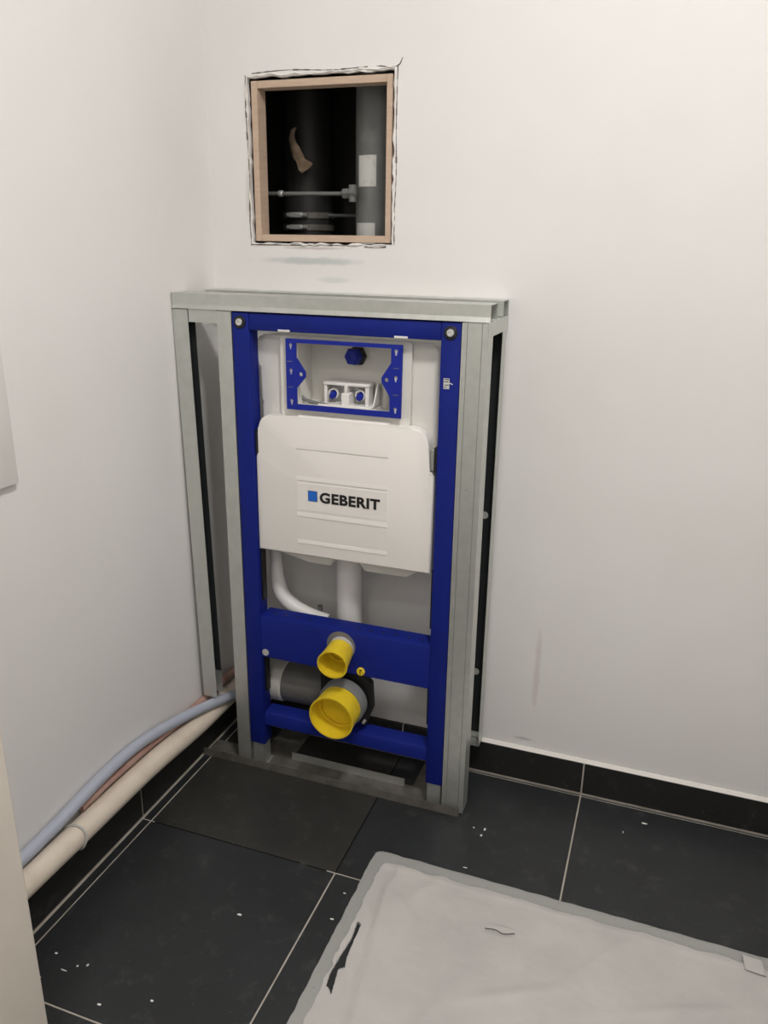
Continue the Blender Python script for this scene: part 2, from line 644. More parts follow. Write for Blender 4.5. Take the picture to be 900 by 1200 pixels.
# skirting tiles
HB = 0.087
bb = tag(empty('baseboard_back'), kind='structure')
for a, b_ in ((0.012, XC + PITCH_T), (XC + PITCH_T, XC + 2 * PITCH_T), (XC + 2 * PITCH_T, XC + 3 * PITCH_T), (XC + 3 * PITCH_T, XR)):
    bm = BM()
    box(bm, a + 0.0018, b_ - 0.0018, -0.0105, -0.0002, 0.0035, HB, 0.0012, 2)
    finish('skirting_tile', bm, 'base_tile', bb)
bm = BM()
box(bm, 0.012, XR, -0.0092, -0.0001, 0.0, HB - 0.002)
finish('grout_bed', bm, 'grout', bb)
bm = BM()
extrude(bm, [[(-0.0088, HB + 0.0001), (-0.0001, HB + 0.0001), (-0.0001, HB + 0.007), (-0.002, HB + 0.0065)]], 'x', 0.690, XR)
tag(finish('sealant_bead', bm, 'plaster', bb), label='white sealant bead along the top of the skirting')
bl = tag(empty('baseboard_left'), kind='structure')
for a, b_ in ((-0.0108, -0.4525), (-0.4525, -0.912), (-0.912, YF1 + 0.014)):
    bm = BM()
    box(bm, 0.0002, 0.0100, b_ + 0.0015, a - 0.0015, 0.0035, HB, 0.0012, 2)
    finish('skirting_tile', bm, 'base_tile', bl)
bm = BM()
box(bm, 0.0001, 0.0088, YF1 + 0.015, -0.011, 0.0, HB - 0.002)
finish('grout_bed', bm, 'grout', bl)

# ------------------------------------------------------------------ toilet support frame with cistern
D = -0.187
X0, X1 = 0.147, 0.647
ZT, ZB = 1.1237, 0.066
T = empty('toilet_support_frame', (0.397, -0.165, 0.0))
tag(T, 'blue steel toilet support frame carrying a white concealed cistern and yellow pipe caps', 'toilet frame')
TP = -Vector(T.location)


def tp(name, bm, mat, parent=None, smooth=None, label=None):
    """part of the toilet frame: built in room coordinates, parented to the frame"""
    o = finish(name, bm, mat, None, smooth)
    o.parent = parent or T
    if parent is None:
        o.matrix_parent_inverse = Matrix.Translation(TP)
    if label:
        o['label'] = label
    return o


def sub(name, bm, mat, parent, smooth=None, label=None):
    """sub-part: its parent already sits in room coordinates"""
    o = finish(name, bm, mat, parent, smooth)
    if label:
        o['label'] = label
    return o


for x in (X0, X1 - 0.040):
    bm = BM()
    box(bm, x, x + 0.040, D, D + 0.040, ZB, ZT, 0.0025)
    post = tp('post', bm, 'blue', None, 40)
    bm = BM()
    box(bm, x + 0.004, x + 0.036, D + 0.004, D + 0.036, 0.0045, 0.105)
    box(bm, x - 0.0, x + 0.040, D + 0.001, D + 0.045, 0.0028, 0.0045)
    sub('foot', bm, 'steel', post, None, 'bare steel foot')
    # bolt near the top
    bx, bz = (x + 0.0195, 1.104)
    bm = BM()
    lathe(bm, [(0.0135, 0), (0.0135, 0.002), (0.009, 0.0035), (0.0, 0.0035)], (bx, D, bz), (0, -1, 0), 28)
    sub('washer', bm, 'black', post, 40, 'black washer')
    bm = BM()
    lathe(bm, [(0.0078, 0.0025), (0.0078, 0.005), (0.0065, 0.0068), (0.0035, 0.007), (0.0035, 0.0045), (0.0, 0.0045)], (bx, D, bz), (0, -1, 0), 24)
    sub('bolt', bm, 'screw', post, 40, 'zinc bolt head')
    # slot on the inner face of the post
    xi = x + 0.040 if x < 0.3 else x
    s_ = 1 if x < 0.3 else -1
    bm = BM()
    box(bm, min(xi, xi + s_ * 0.006), max(xi, xi + s_ * 0.006), D + 0.012, D + 0.030, 0.46, 0.60, 0.001, 1)
    sub('slot_insert', bm, 'black', post, None, 'black slot insert')
    bm = BM()
    box(bm, min(xi, xi + s_ * 0.006), max(xi, xi + s_ * 0.006), D + 0.012, D + 0.030, 0.215, 0.31, 0.001, 1)
    sub('slot_insert', bm, 'black', post, None, 'black slot insert')
bm = BM()
box(bm, X0 + 0.040, X1 - 0.040, D + 0.001, D + 0.038, 1.088, ZT - 0.0005, 0.0025)
rail = tp('top_rail', bm, 'blue', None, 40)
for a, b_ in ((0.255, 0.282), (0.511, 0.539)):
    bm = BM()
    box(bm, a, b_, D - 0.0006, D + 0.006, 1.0885, 1.0925, 0.0004, 1)
    sub('clip', bm, 'white', rail, None, 'small white plastic clip')
# middle crossbar: folded channel with rounded top edge and a row of holes
bm = BM()
prof = [(D + 0.002, 0.316), (D + 0.002, 0.415), (D + 0.0045, 0.421), (D + 0.010, 0.4235), (D + 0.052, 0.4235), (D + 0.052, 0.411), (D + 0.049, 0.411),
        (D + 0.049, 0.420), (D + 0.011, 0.420), (D + 0.005, 0.414), (D + 0.005, 0.319), (D + 0.04, 0.319), (D + 0.04, 0.316)]
extrude(bm, [prof[::-1]], 'x', X0 + 0.0402, X1 - 0.0402)
midbar = tp('crossbar', bm, 'blue', None, 35)
for k in range(13):
    xx = 0.215 + k * 0.0305
    if 0.335 < xx < 0.415:
        continue
    bm = BM()
    cyl(bm, (xx, D + 0.024, 0.4230), (0, 0, 1), 0.0036, 0.0008, 12)
    sub('bolt_hole', bm, 'black', midbar, None)
bm = BM()
prof = [(D + 0.004, 0.124), (D + 0.004, 0.146), (D + 0.007, 0.154), (D + 0.013, 0.158), (D + 0.046, 0.160), (D + 0.046, 0.124)]
extrude(bm, [prof[::-1]], 'x', X0 + 0.0402, X1 - 0.0402)
tp('crossbar', bm, 'blue', None, 35)
# grey hole plug by the left end of the crossbar
bm = BM()
cyl(bm, (0.1975, D + 0.002, 0.328), (0, -1, 0), 0.0085, 0.0012, 20)
sub('hole_plug', bm, 'drain_light', midbar, 40, 'pale grey hole plug')
# yellow screw under the flush connection
bm = BM()
lathe(bm, [(0.010, 0), (0.010, 0.004), (0.008, 0.006), (0, 0.006)], (0.444, D + 0.001, 0.328), (0, -1, 0), 20)
s_ = sub('yellow_plug', bm, 'yellow', midbar, 40, 'small round yellow plug')
bm = BM()
box(bm, 0.4430, 0.4450, D - 0.0056, D - 0.003, 0.322, 0.335)
box(bm, 0.4430, 0.4490, D - 0.0056, D - 0.003, 0.3325, 0.335)
o = finish('plug_mark', bm, 'print', midbar)
# sticker on the right post
bm = BM()
box(bm, 0.6155, 0.6275, D - 0.0005, D - 0.0001, 0.995, 1.016)
st = tp('sticker', bm, 'label', None, None, 'small white sticker')
bm = BM()
for k, (a, b_) in enumerate(((0.6165, 0.622), (0.6175, 0.6265), (0.6165, 0.6255), (0.618, 0.6265))):
    zz = 0.9975 + k * 0.0045 + (0.002 if k > 1 else 0)
    box(bm, a, b_, D - 0.0008, D - 0.0005, zz, zz + 0.0016)
sub('print', bm, 'print', st)
bm = BM()
P = [(0.6265, 1.0065), (0.634, 1.0035), (0.6345, 1.0055), (0.627, 1.0085)]
extrude(bm, [P], 'y', D - 0.0004, D - 0.0001)
sub('sticker_tail', bm, 'label', st)

# cistern body
cis_outline = [(0.182, 1.060), (0.190, 1.072), (0.204, 1.076), (0.580, 1.076), (0.592, 1.070), (0.597, 1.058), (0.600, 0.60), (0.556, 0.575),
               (0.537, 0.561), (0.437, 0.561), (0.424, 0.577), (0.361, 0.577), (0.352, 0.561), (0.300, 0.561), (0.215, 0.580), (0.194, 0.60),
               (0.192, 0.922), (0.194, 0.930), (0.190, 0.936), (0.189, 1.006), (0.184, 1.012), (0.182, 1.018)]
win = [(0.284, 0.931), (0.508, 0.931), (0.508, 1.070), (0.284, 1.070)]
bm = BM()
extrude(bm, [cis_outline[::-1], win], 'y', -0.150, -0.085)
extrude(bm, [cis_outline[::-1]], 'y', -0.085, -0.035)
bmesh.ops.bevel(bm, geom=[e for e in bm.edges if len(e.link_faces) == 2 and e.calc_face_angle(0) > 0.9
                          and all(abs(v.co.y + 0.150) < 1e-4 for v in e.verts)],
                offset=0.006, segments=3, affect='EDGES', profile=0.5)
cis = tp('cistern', bm, 'tank', None, 40)
# raised bezel round the service window
bm = BM()
extrude(bm, [rrect(0.247, 0.541, 0.905, 1.079, 0.008)[::-1], win], 'y', -0.163, -0.1495)
sub('window_bezel', bm, 'tank', cis, 40)
# top lip of the tank
bm = BM()
box(bm, 0.200, 0.586, -0.153, -0.1495, 1.068, 1.0775, 0.0015, 2)
sub('tank_lip', bm, 'tank', cis, 40)
# interior: curved grey wall of the inner chamber
bm = BM()
tube(bm, [(0.273, -0.135, 0.952), (0.291, -0.135, 0.94), (0.315, -0.135, 0.934), (0.348, -0.135, 0.931)], 0.0040, 10)
sub('inner_rim', bm, 'hole', cis, 40)
# hexagonal blue screw cap inside
bm = BM()
lathe(bm, [(0.021, 0.0), (0.021, 0.010), (0.019, 0.012)], (0.397, -0.086, 1.0345), (-0.25, -1, 0.0), 6, True, True)
nut = sub('screw_collar', bm, 'black', cis, 20, 'dark hexagonal collar')
bm = BM()
lathe(bm, [(0.0185, 0.010), (0.0190, 0.026), (0.016, 0.031), (0.004, 0.032), (0.003, 0.030), (0, 0.030)], (0.397, -0.086, 1.0345), (-0.28, -1, 0.0), 6)
sub('screw_cap', bm, 'blue_plastic', cis, 20, 'blue hexagonal screw cap')
# flush mechanism bracket with two blue pins
mech = BM()
box(mech, 0.330, 0.437, -0.128, -0.090, 0.974, 0.981, 0.0015, 1)
box(mech, 0.331, 0.338, -0.126, -0.090, 0.931, 0.975, 0.0015, 1)
box(mech, 0.426, 0.435, -0.126, -0.090, 0.931, 0.975, 0.0015, 1)
box(mech, 0.331, 0.435, -0.096, -0.088, 0.931, 0.975)
box(mech, 0.376, 0.394, -0.138, -0.095, 0.931, 0.960, 0.0015, 1)
box(mech, 0.381, 0.388, -0.132, -0.095, 0.960, 0.979, 0.001, 1)
box(mech, 0.322, 0.445, -0.140, -0.088, 0.9285, 0.9345, 0.0015, 1)
extrude(mech, [[(-0.088, 0.980), (-0.108, 0.980), (-0.135, 0.934), (-0.088, 0.934)]], 'x', 0.447, 0.450)
mb = sub('flush_bracket', mech, 'white', cis, 40, 'white flush mechanism bracket')
for xx in (0.351, 0.413):
    bm = BM()
    lathe(bm, [(0.0115, 0.0), (0.0115, 0.014), (0.0085, 0.014), (0.0085, 0.004)], (xx, -0.106, 0.955), (0, -1, 0), 24)
    sub('pin_sleeve', bm, 'white', cis, 40)
    bm = BM()
    lathe(bm, [(0.0075, 0.0), (0.0075, 0.016), (0.006, 0.019), (0, 0.019)], (xx, -0.110, 0.954), (0, -1, -0.2), 20)
    sub('push_pin', bm, 'blue_plastic', cis, 40, 'blue push pin')
bm = BM()
tube(bm, [(0.470, -0.110, 0.93), (0.472, -0.108, 0.945), (0.470, -0.100, 0.962), (0.462, -0.092, 0.975)], 0.012, 14)
sub('fill_hose', bm, 'drain_light', cis, 40)

# blue mounting frame for the flush plate
L = [(0.267, 0.925), (0.525, 0.925), (0.526, 1.074), (0.267, 1.074)]
W_ = [(0.291, 0.937), (0.500, 0.937), (0.500, 0.968), (0.482, 0.997), (0.482, 1.007), (0.502, 1.037), (0.502, 1.066), (0.291, 1.066), (0.291, 1.036),
      (0.312, 1.006), (0.312, 0.996), (0.291, 0.971)]


def keyhole(cx, cz, r=0.0042):
    out = []
    for k in range(13):
        a = math.radians(-50 + 280 * k / 12)
        out.append((cx + r * math.cos(a), cz + 0.002 + r * math.sin(a)))
    out += [(cx - 0.0018, cz - 0.007), (cx + 0.0018, cz - 0.007)]
    return out


holes = [keyhole(0.278, z) for z in (1.059, 1.006, 0.941)] + [keyhole(0.512, z) for z in (1.059, 1.006, 0.941)]
holes += [circle(0.301, 1.001, 0.0045, 14), circle(0.4925, 1.002, 0.0045, 14)]
bm = BM()
extrude(bm, [L, W_] + holes, 'y', -0.1775, -0.1735)
fpf = tp('flush_plate_frame', bm, 'blue_plastic', None, 30, 'blue plastic mounting frame with keyholes')
bm = BM()
extrude(bm, [[(0.270, 0.928), (0.522, 0.928), (0.522, 1.071), (0.270, 1.071)], [(0.2885, 0.9345), (0.5025, 0.9345), (0.5045, 1.0685), (0.2885, 1.0685)]], 'y', -0.1735, -0.1635)
sub('rim', bm, 'white', fpf, 30)
for xx in (0.276, 0.513):
    for zz in (0.973, 1.027):
        bm = BM()
        box(bm, xx - 0.006, xx + 0.006, -0.1782, -0.1774, zz - 0.0006, zz + 0.0006)
        sub('tick_mark', bm, 'hole', fpf)

# white insulation cover with step ribs and the logo
cov = []


def arc(cx, cz, r, a0, a1, n=6):
    return [(cx + r * math.cos(math.radians(a0 + (a1 - a0) * k / n)), cz + r * math.sin(math.radians(a0 + (a1 - a0) * k / n))) for k in range(n + 1)]


cov = [(0.187, 0.592), (0.598, 0.592), (0.599, 0.809), (0.596, 0.814), (0.587, 0.817)] + arc(0.547, 0.868, 0.040, 0, 90, 8) + [
    (0.505, 0.908), (0.498, 0.9125), (0.292, 0.9125), (0.288, 0.908)] + arc(0.226, 0.878, 0.030, 90, 180, 6) + [(0.196, 0.818), (0.188, 0.813)]
bm = BM()
extrude(bm, [cov], 'y', -0.179, -0.152)
bmesh.ops.bevel(bm, geom=[e for e in bm.edges if all(abs(v.co.y + 0.179) < 1e-4 for v in e.verts) and len(e.link_faces) == 2],
                offset=0.004, segments=3, affect='EDGES', profile=0.5)
cover = tp('cistern_cover', bm, 'cover', None, 35, 'white cover plate with raised ribs')
for z0, z1 in ((0.839, 0.850), (0.768, 0.775), (0.684, 0.692), (0.620, 0.627)):
    bm = BM()
    extrude(bm, [[(-0.1785, z0 - 0.001), (-0.1785, z1 + 0.006), (-0.1789, z1 + 0.004), (-0.1802, z0 + 0.003), (-0.1802, z0 + 0.001)]], 'x', 0.287, 0.500)
    sub('rib', bm, 'cover', cover, 30)
bm = BM()
box(bm, 0.287, 0.500, -0.1795, -0.1785, 0.700, 0.764, 0.0004, 1)
sub('logo_field', bm, 'cover', cover, 30)
bm = BM()
box(bm, 0.3145, 0.3365, -0.1803, -0.1797, 0.7235, 0.7475)
sub('logo_square', bm, 'print', cover)
bm = BM()
box(bm, 0.3153, 0.3357, -0.1806, -0.1802, 0.7243, 0.7467)
sub('logo_square', bm, 'logo_blue', cover, None, 'bright blue logo square')
word = 'GEBERIT'
cu = bpy.data.curves.new('logo_text', 'FONT')
cu.body = word
cu.size = 1.0
cu.offset = 0.036
cu.extrude = 0.02
cu.space_character = 1.07
cu.resolution_u = 6
tmp = bpy.data.objects.new('logo_tmp', cu)
COL.objects.link(tmp)
bpy.context.view_layer.update()
me = bpy.data.meshes.new_from_object(tmp.evaluated_get(bpy.context.evaluated_depsgraph_get()))
bpy.data.objects.remove(tmp, do_unlink=True)
xs_ = [v.co.x for v in me.vertices]
ys_ = [v.co.y for v in me.vertices]
ax, bx_, ay, by_ = min(xs_), max(xs_), min(ys_), max(ys_)
for v in me.vertices:
    u_ = (v.co.x - ax) / (bx_ - ax)
    q_ = (v.co.y - ay) / (by_ - ay)
    v.co = (0.3425 + 0.1405 * u_, -0.1800 - 0.0005 * (1 if v.co.z > 0 else -1), 0.7222 + 0.0245 * q_)
me.materials.clear()
me.materials.append(M['print'])
o = bpy.data.objects.new('lettering', me)
COL.objects.link(o)
o.parent = cover
o['label'] = 'black bold lettering'

# black clips holding the cover to the posts
for x0, x1 in ((0.1872, 0.1955), (0.5985, 0.6068)):
    bm = BM()
    box(bm, x0, x1, -0.180, -0.150, 0.819, 0.872, 0.0015, 1)
    cl = tp('cover_clip', bm, 'black', None, None, 'black cover clip')
bm = BM()
box(bm, 0.5885, 0.5978, -0.170, -0.150, 0.820, 0.865, 0.001, 1)
tp('clip_spring', bm, 'steel', None)

# flush pipe, overflow bend
bm = BM()
lathe(bm, [(0.0300, 0.345), (0.0300, 0.56), (0.0325, 0.565), (0.0325, 0.580)], (0.374, -0.085, 0), (0, 0, 1), 32, True, True)
tp('flush_pipe', bm, 'white', None, 40)
bm = BM()
tube(bm, [(0.374, -0.085, 0.372), (0.374, -0.085, 0.350), (0.378, -0.100, 0.345), (0.385, -0.150, 0.365), (0.394, D + 0.004, 0.380)], 0.026, 20)
tp('flush_elbow', bm, 'white', None, 40)
bm = BM()
tube(bm, [(0.182, -0.095, 0.585), (0.186, -0.095, 0.53), (0.190, -0.097, 0.485), (0.203, -0.10, 0.447), (0.232, -0.10, 0.420), (0.275, -0.10, 0.402), (0.320, -0.095, 0.39)],
     lambda t: 0.0135 + 0.0055 * min(1, t * 2.2), 16)
tp('overflow_hose', bm, 'white', None, 40)
bm = BM()
tube(bm, [(0.297, -0.085, 0.40), (0.297, -0.085, 0.425)], 0.006, 10, 1)
tp('hose_nipple', bm, 'drain', None, 40)

# bare ring round the flush stub in the crossbar, then the yellow cap
bm = BM()
lathe(bm, [(0.0355, 0.0), (0.0355, 0.0012), (0.020, 0.0012)], (0.394, D + 0.0019, 0.384), (0, -1, 0), 36, True)
ring = tp('flush_opening', bm, 'hole', None, 40, 'bare grey ring')
bm = BM()
ax_ = Vector((0.07, -1, -0.10)).normalized()
b0 = Vector((0.396, D + 0.004, 0.378))
lathe(bm, [(0.0300, 0.0), (0.0300, 0.018), (0.026, 0.018)], b0, ax_, 36)
tp('pipe_collar', bm, 'drain_light', None, 40, 'white pipe collar')


def cap(name, org, axis, r0, r1, length, depth, label):
    bm = BM()
    t = 0.0022
    lathe(bm, [(r0 * 0.5, 0.0), (r0, 0.0), (r1, length - 0.003), (r1 + 0.0012, length - 0.002), (r1 + 0.0012, length), (r1 - t, length),
               (r0 - t, length - depth), (r0 - t - 0.006, length - depth), (r0 - t - 0.006, length - depth - 0.006), (0.0, length - depth - 0.006)],
          org, axis, 44)
    return tp(name, bm, 'yellow', None, 35, label)


cap('yellow_cap', b0 + ax_ * 0.012, ax_, 0.0300, 0.0345, 0.060, 0.052, 'smaller open yellow protective cap')

# drain: horizontal grey pipe, elbow, rubber ring, big yellow cap
bm = BM()
lathe(bm, [(0.047, 0.0), (0.050, 0.0), (0.050, 0.18), (0.0, 0.18)], (0.195, -0.100, 0.208), (1, 0, 0), 40)
lathe(bm, [(0.054, 0.0), (0.054, 0.03)], (0.340, -0.100, 0.208), (1, 0, 0), 40, True, True)
tube(bm, [(0.365, -0.098, 0.209), (0.391, -0.108, 0.213), (0.400, -0.150, 0.228), (0.400, -0.185, 0.236)], 0.051, 32)
tp('drain_bend', bm, 'drain', None, 40, 'grey plastic drain bend')
bm = BM()
lathe(bm, [(0.044, -0.01), (0.0535, -0.01), (0.0535, 0.060), (0.050, 0.064), (0.044, 0.064)], (0.150, -0.100, 0.208), (1, 0, 0), 40)
tp('pipe_socket', bm, 'drain_light', None, 40, 'pale grey pipe socket')
ad = Vector((-0.02, -1, -0.05)).normalized()
bd = Vector((0.400, -0.188, 0.238))
bm = BM()
lathe(bm, [(0.046, -0.012), (0.057, -0.012), (0.0575, 0.012), (0.055, 0.018), (0.048, 0.018)], bd, ad, 44)
tp('seal_ring', bm, 'ring', None, 40, 'grey rubber seal ring')
cap('yellow_cap', bd + ad * 0.012, ad, 0.0515, 0.0535, 0.058, 0.040, 'larger open yellow protective cap')
# black bracket that grips the drain bend
bm = BM()
extrude(bm, [[(0.334, 0.29), (0.360, 0.304), (0.446, 0.304), (0.462, 0.286), (0.466, 0.222), (0.448, 0.172), (0.440, 0.178), (0.334, 0.178)],
             circle(0.400, 0.232, 0.052, 28)], 'y', -0.168, -0.150)
tp('drain_bracket', bm, 'black', None, 30, 'black drain bracket')
bm = BM()
cyl(bm, (0.447, -0.168, 0.186), (0, -1, 0), 0.004, 0.010, 14)
tp('bracket_bolt', bm, 'screw', None, 40)

# ------------------------------------------------------------------ galvanised stud framework
G = empty('metal_stud_frame', (0.35, -0.10, 0.0))
tag(G, 'galvanised steel stud framework built around the blue toilet frame', 'stud frame')
GP = Matrix.Translation(-Vector(G.location))


def gp(name, bm, mat='steel', label=None):
    o = finish(name, bm, mat)
    o.parent = G
    o.matrix_parent_inverse = GP
    if label:
        o['label'] = label
    return o


bm = BM()
channel(bm, [(-0.128, 1.128), (-0.128, 1.159), (D - 0.0005, 1.159), (D - 0.0005, 1.136), (D - 0.003, 1.1265)], 'x', 0.0025, 0.703)
gp('top_track', bm)
bm = BM()
channel(bm, [(-0.002, 1.1275), (-0.002, 1.158), (-0.052, 1.158), (-0.052, 1.1275)], 'x', 0.0025, 0.699)
gp('top_track', bm)
# wall stud on the left, its foot hangs clear of the pipes
bm = BM()
channel(bm, [(0.039, -0.157), (0.0015, -0.157), (0.0015, D), (0.039, D)], 'z', 0.172, 1.1245)
for v in bm.verts:
    v.co.x += 0.017 * (1.1245 - v.co.z) / 0.95
gp('stud', bm)
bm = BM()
box(bm, 0.003, 0.0385, -0.1592, -0.1583, 0.235, 1.1235)  # dark strip added to make the slot darker than plain steel
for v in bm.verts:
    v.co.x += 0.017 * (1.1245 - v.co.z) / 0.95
gp('dark_strip', bm, 'strip', 'added dark strip inside the stud')
bm = BM()
channel(bm, [(-0.135, 1.1255), (D + 0.0012, 1.1255), (D + 0.0012, 1.0985)], 'x', 0.041, 0.1095, 0.001)
gp('header_plate', bm)
bm = BM()
channel(bm, [(0.1105, -0.152), (0.1105, D), (0.1452, D), (0.1452, -0.135)], 'z', 0.0038, 1.1245)
gp('stud', bm)
# right hand stud with folded grooves
bm = BM()
channel(bm, [(0.6495, -0.138), (0.6495, D), (0.6580, D), (0.6580, D + 0.003), (0.6606, D + 0.003), (0.6606, D), (0.6870, D), (0.6870, D + 0.003),
             (0.6896, D + 0.003), (0.6896, D), (0.6990, D), (0.6990, -0.143)][::-1], 'z', 0.0055, 1.1245, -0.0009 * -1)
st = gp('stud', bm)
for xx, zz in ((0.671, 0.794), (0.664, 0.376)):
    bm = BM()
    lathe(bm, [(0.0085, 0.0), (0.0075, 0.0008), (0.0, 0.0010)], (xx, D, zz), (0, -1, 0), 20)
    o = finish('dimple', bm, 'steel', st, 40)
# stud on the wall behind it, open to the front, with two service holes
bm = BM()
channel(bm, [(0.655, -0.050), (0.655, -0.0145), (0.699, -0.0145), (0.699, -0.050)], 'z', 0.101, 1.1245)
st2 = gp('stud', bm)
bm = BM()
box(bm, 0.6565, 0.6975, -0.0168, -0.0158, 0.118, 1.1235)  # dark strip over the web, added to darken this slot too
gp('dark_strip', bm, 'strip', 'added dark strip inside the stud')
for zz in (0.685, 0.285):
    bm = BM()
    lathe(bm, [(0.0085, 0.0), (0.0085, 0.0008), (0.0, 0.0008)], (0.6765, -0.0168, zz), (0, -1, 0), 20)
    o = finish('service_hole_plug', bm, 'drain_light', st2, 40)
    o['label'] = 'pale round plug in the stud'
bm = BM()
box(bm, 0.6990, 0.7002, -0.186, -0.166, 1.005, 1.120)
gp('lip_doubler', bm)
bm = BM()
channel(bm, [(0.655, 1.1258), (0.7003, 1.1258), (0.7003, 1.097)], 'y', -0.186, -0.003, -0.001)
gp('side_plate', bm)
# floor track
bm = BM()
channel(bm, [(-0.198, 0.023), (-0.198, 0.0012), (-0.128, 0.0012)], 'x', 0.0135, 0.6925, 0.001)
gp('floor_track', bm, 'steel_dusty')
bm = BM()
channel(bm, [(-0.1275, 0.0012), (-0.136, 0.0024), (-0.134, 0.022)], 'x', 0.236, 0.540, 0.001)
gp('floor_flange', bm, 'steel')
for a, b_ in ((0.152, 0.234), (0.560, 0.648)):
    bm = BM()
    box(bm, a, b_, -0.1275, -0.020, 0.0004, 0.0018)
    gp('floor_plate', bm, 'steel_dusty')
bm = BM()
channel(bm, [(0.655, 0.0985), (0.700, 0.0985), (0.700, 0.110)], 'y', -0.048, -0.0125, -0.001)
gp('foot_track', bm)

# ------------------------------------------------------------------ pipes on the left wall
pp = [(0.030, YF1 + 0.02, 0.141), (0.030, -0.83, 0.141), (0.030, -0.68, 0.139), (0.030, -0.45, 0.1365), (0.030, -0.25, 0.1220), (0.030, -0.13, 0.1200), (0.030, -0.028, 0.1200)]
root = empty('cream_pipe', (0.030, -0.6, 0.087))
tag(root, 'thick cream painted pipe running along the left wall above the black skirting', 'pipe')
bm = BM()
tube(bm, pp, 0.0250, 22)
body = finish('pipe_run', bm, 'cream', None, 50)
body.parent = root
body.matrix_parent_inverse = Matrix.Translation(-Vector(root.location))
bm = BM()
ringp = []
for k in range(22):
    a = math.radians(-150 + 285 * k / 21)
    ringp.append((0.030 + 0.0270 * math.cos(a), -0.688 + 0.004 * math.sin(a * 2), 0.139 + 0.0270 * math.sin(a)))
ringp = [(0.002, -0.690, 0.118)] + ringp
tube(bm, ringp, 0.0026, 8, 3)
body = finish('wire_clip', bm, 'drain_light', None, 50)
body.parent = root
body.matrix_parent_inverse = Matrix.Translation(-Vector(root.location))

bm = BM()
tube(bm, [(0.0145, YF1 + 0.03, 0.178), (0.0145, -0.83, 0.1785), (0.0145, -0.715, 0.1845), (0.0145, -0.578, 0.1985), (0.0145, -0.444, 0.1955), (0.024, -0.304, 0.174),
          (0.044, -0.195, 0.157), (0.067, -0.105, 0.140), (0.095, -0.068, 0.126), (0.140, -0.060, 0.122)], 0.0125, 16)
tag(finish('blue_conduit', bm, 'conduit_blue', None, 50), 'pale grey-blue conduit arching above the cream pipe', 'conduit')
bm = BM()
tube(bm, [(0.0110, -0.645, 0.1695), (0.0110, -0.60, 0.1705), (0.0110, -0.545, 0.1715), (0.0110, -0.40, 0.166), (0.0108, -0.30, 0.1555), (0.0108, -0.19, 0.1520), (0.013, -0.115, 0.158),
          (0.030, -0.026, 0.167), (0.10, -0.014, 0.166)], 0.0100, 14)
tag(finish('red_conduit', bm, 'conduit_red', None, 50), 'dull red conduit wedged between the blue conduit and cream pipe', 'conduit')

# ------------------------------------------------------------------ hatch lining and what is in the shaft
H = empty('hatch_lining', (0.27, 0.02, 1.262))
tag(H, 'raw wooden lining framing the square opening in the back wall', 'hatch frame')
HX0, HX1, HZ0, HZ1 = OX0 + 0.0055, OX1 - 0.004, OZ0 + 0.0035, OZ1 - 0.006
TH = 0.0145
for a in ((HX0, HX0 + TH, 0.003, 0.042, HZ0, HZ1), (HX1 - TH + 0.002, HX1, 0.003, 0.042, HZ0, HZ1),
          (HX0 + TH, HX1 - TH + 0.002, 0.004, 0.042, HZ0, HZ0 + TH), (HX0 + TH, HX1 - TH + 0.002, 0.004, 0.042, HZ1 - TH, HZ1)):
    bm = BM()
    box(bm, *a, 0.0008, 1)
    o = finish('lining_board', bm, 'wood')
    o.parent = H
    o.matrix_parent_inverse = Matrix.Translation(-Vector(H.location))

bm = BM()
lathe(bm, [(0.062, 0.9), (0.062, 2.1)], (0.105, 0.30, 0), (0, 0, 1), 40, True, True)
bp_ = empty('black_soil_pipe', (0.105, 0.30, 0.9))
tag(bp_, 'large black vertical pipe deep in the dark wall opening', 'pipe')
BPI = Matrix.Translation(-Vector(bp_.location))
o = finish('pipe_body', bm, 'pipe_black', None, 40)
o.parent = bp_
o.matrix_parent_inverse = BPI
for zz in (1.328, 1.299):
    bm = BM()
    lathe(bm, [(0.062, -0.007), (0.066, -0.007), (0.0665, 0.007), (0.062, 0.007)], (0.105, 0.30, zz), (0, 0, 1), 40)
    o = finish('clamp_band', bm, 'steel_dusty', None, 40)
    o.parent = bp_
    o.matrix_parent_inverse = BPI
    bm = BM()
    box(bm, 0.085, 0.120, 0.222, 0.236, zz - 0.006, zz + 0.006, 0.002, 1)
    cyl(bm, (0.078, 0.229, zz), (1, 0, 0), 0.0045, 0.055, 12)
    o = finish('clamp_screw', bm, 'screw', None, 40)
    o.parent = bp_
    o.matrix_parent_inverse = BPI
bm = BM()
tube(bm, [(0.165, 0.285, 1.328), (0.25, 0.245, 1.327), (0.36, 0.232, 1.327)], 0.0045, 10)
o = finish('clamp_rod', bm, 'pipe_grey', None, 40)
o.parent = bp_
o.matrix_parent_inverse = BPI

gx, gy, gr = 0.352, 0.155, 0.055
gpe = empty('grey_riser_pipe', (gx, gy, 0.9))
tag(gpe, 'grey vertical riser pipe with pale patches inside the wall opening', 'pipe')
GPI = Matrix.Translation(-Vector(gpe.location))
bm = BM()
lathe(bm, [(gr, 0.9), (gr, 2.1)], (gx, gy, 0), (0, 0, 1), 48, True, True)
o = finish('pipe_body', bm, 'pipe_grey', None, 40)
o.parent = gpe
o.matrix_parent_inverse = GPI


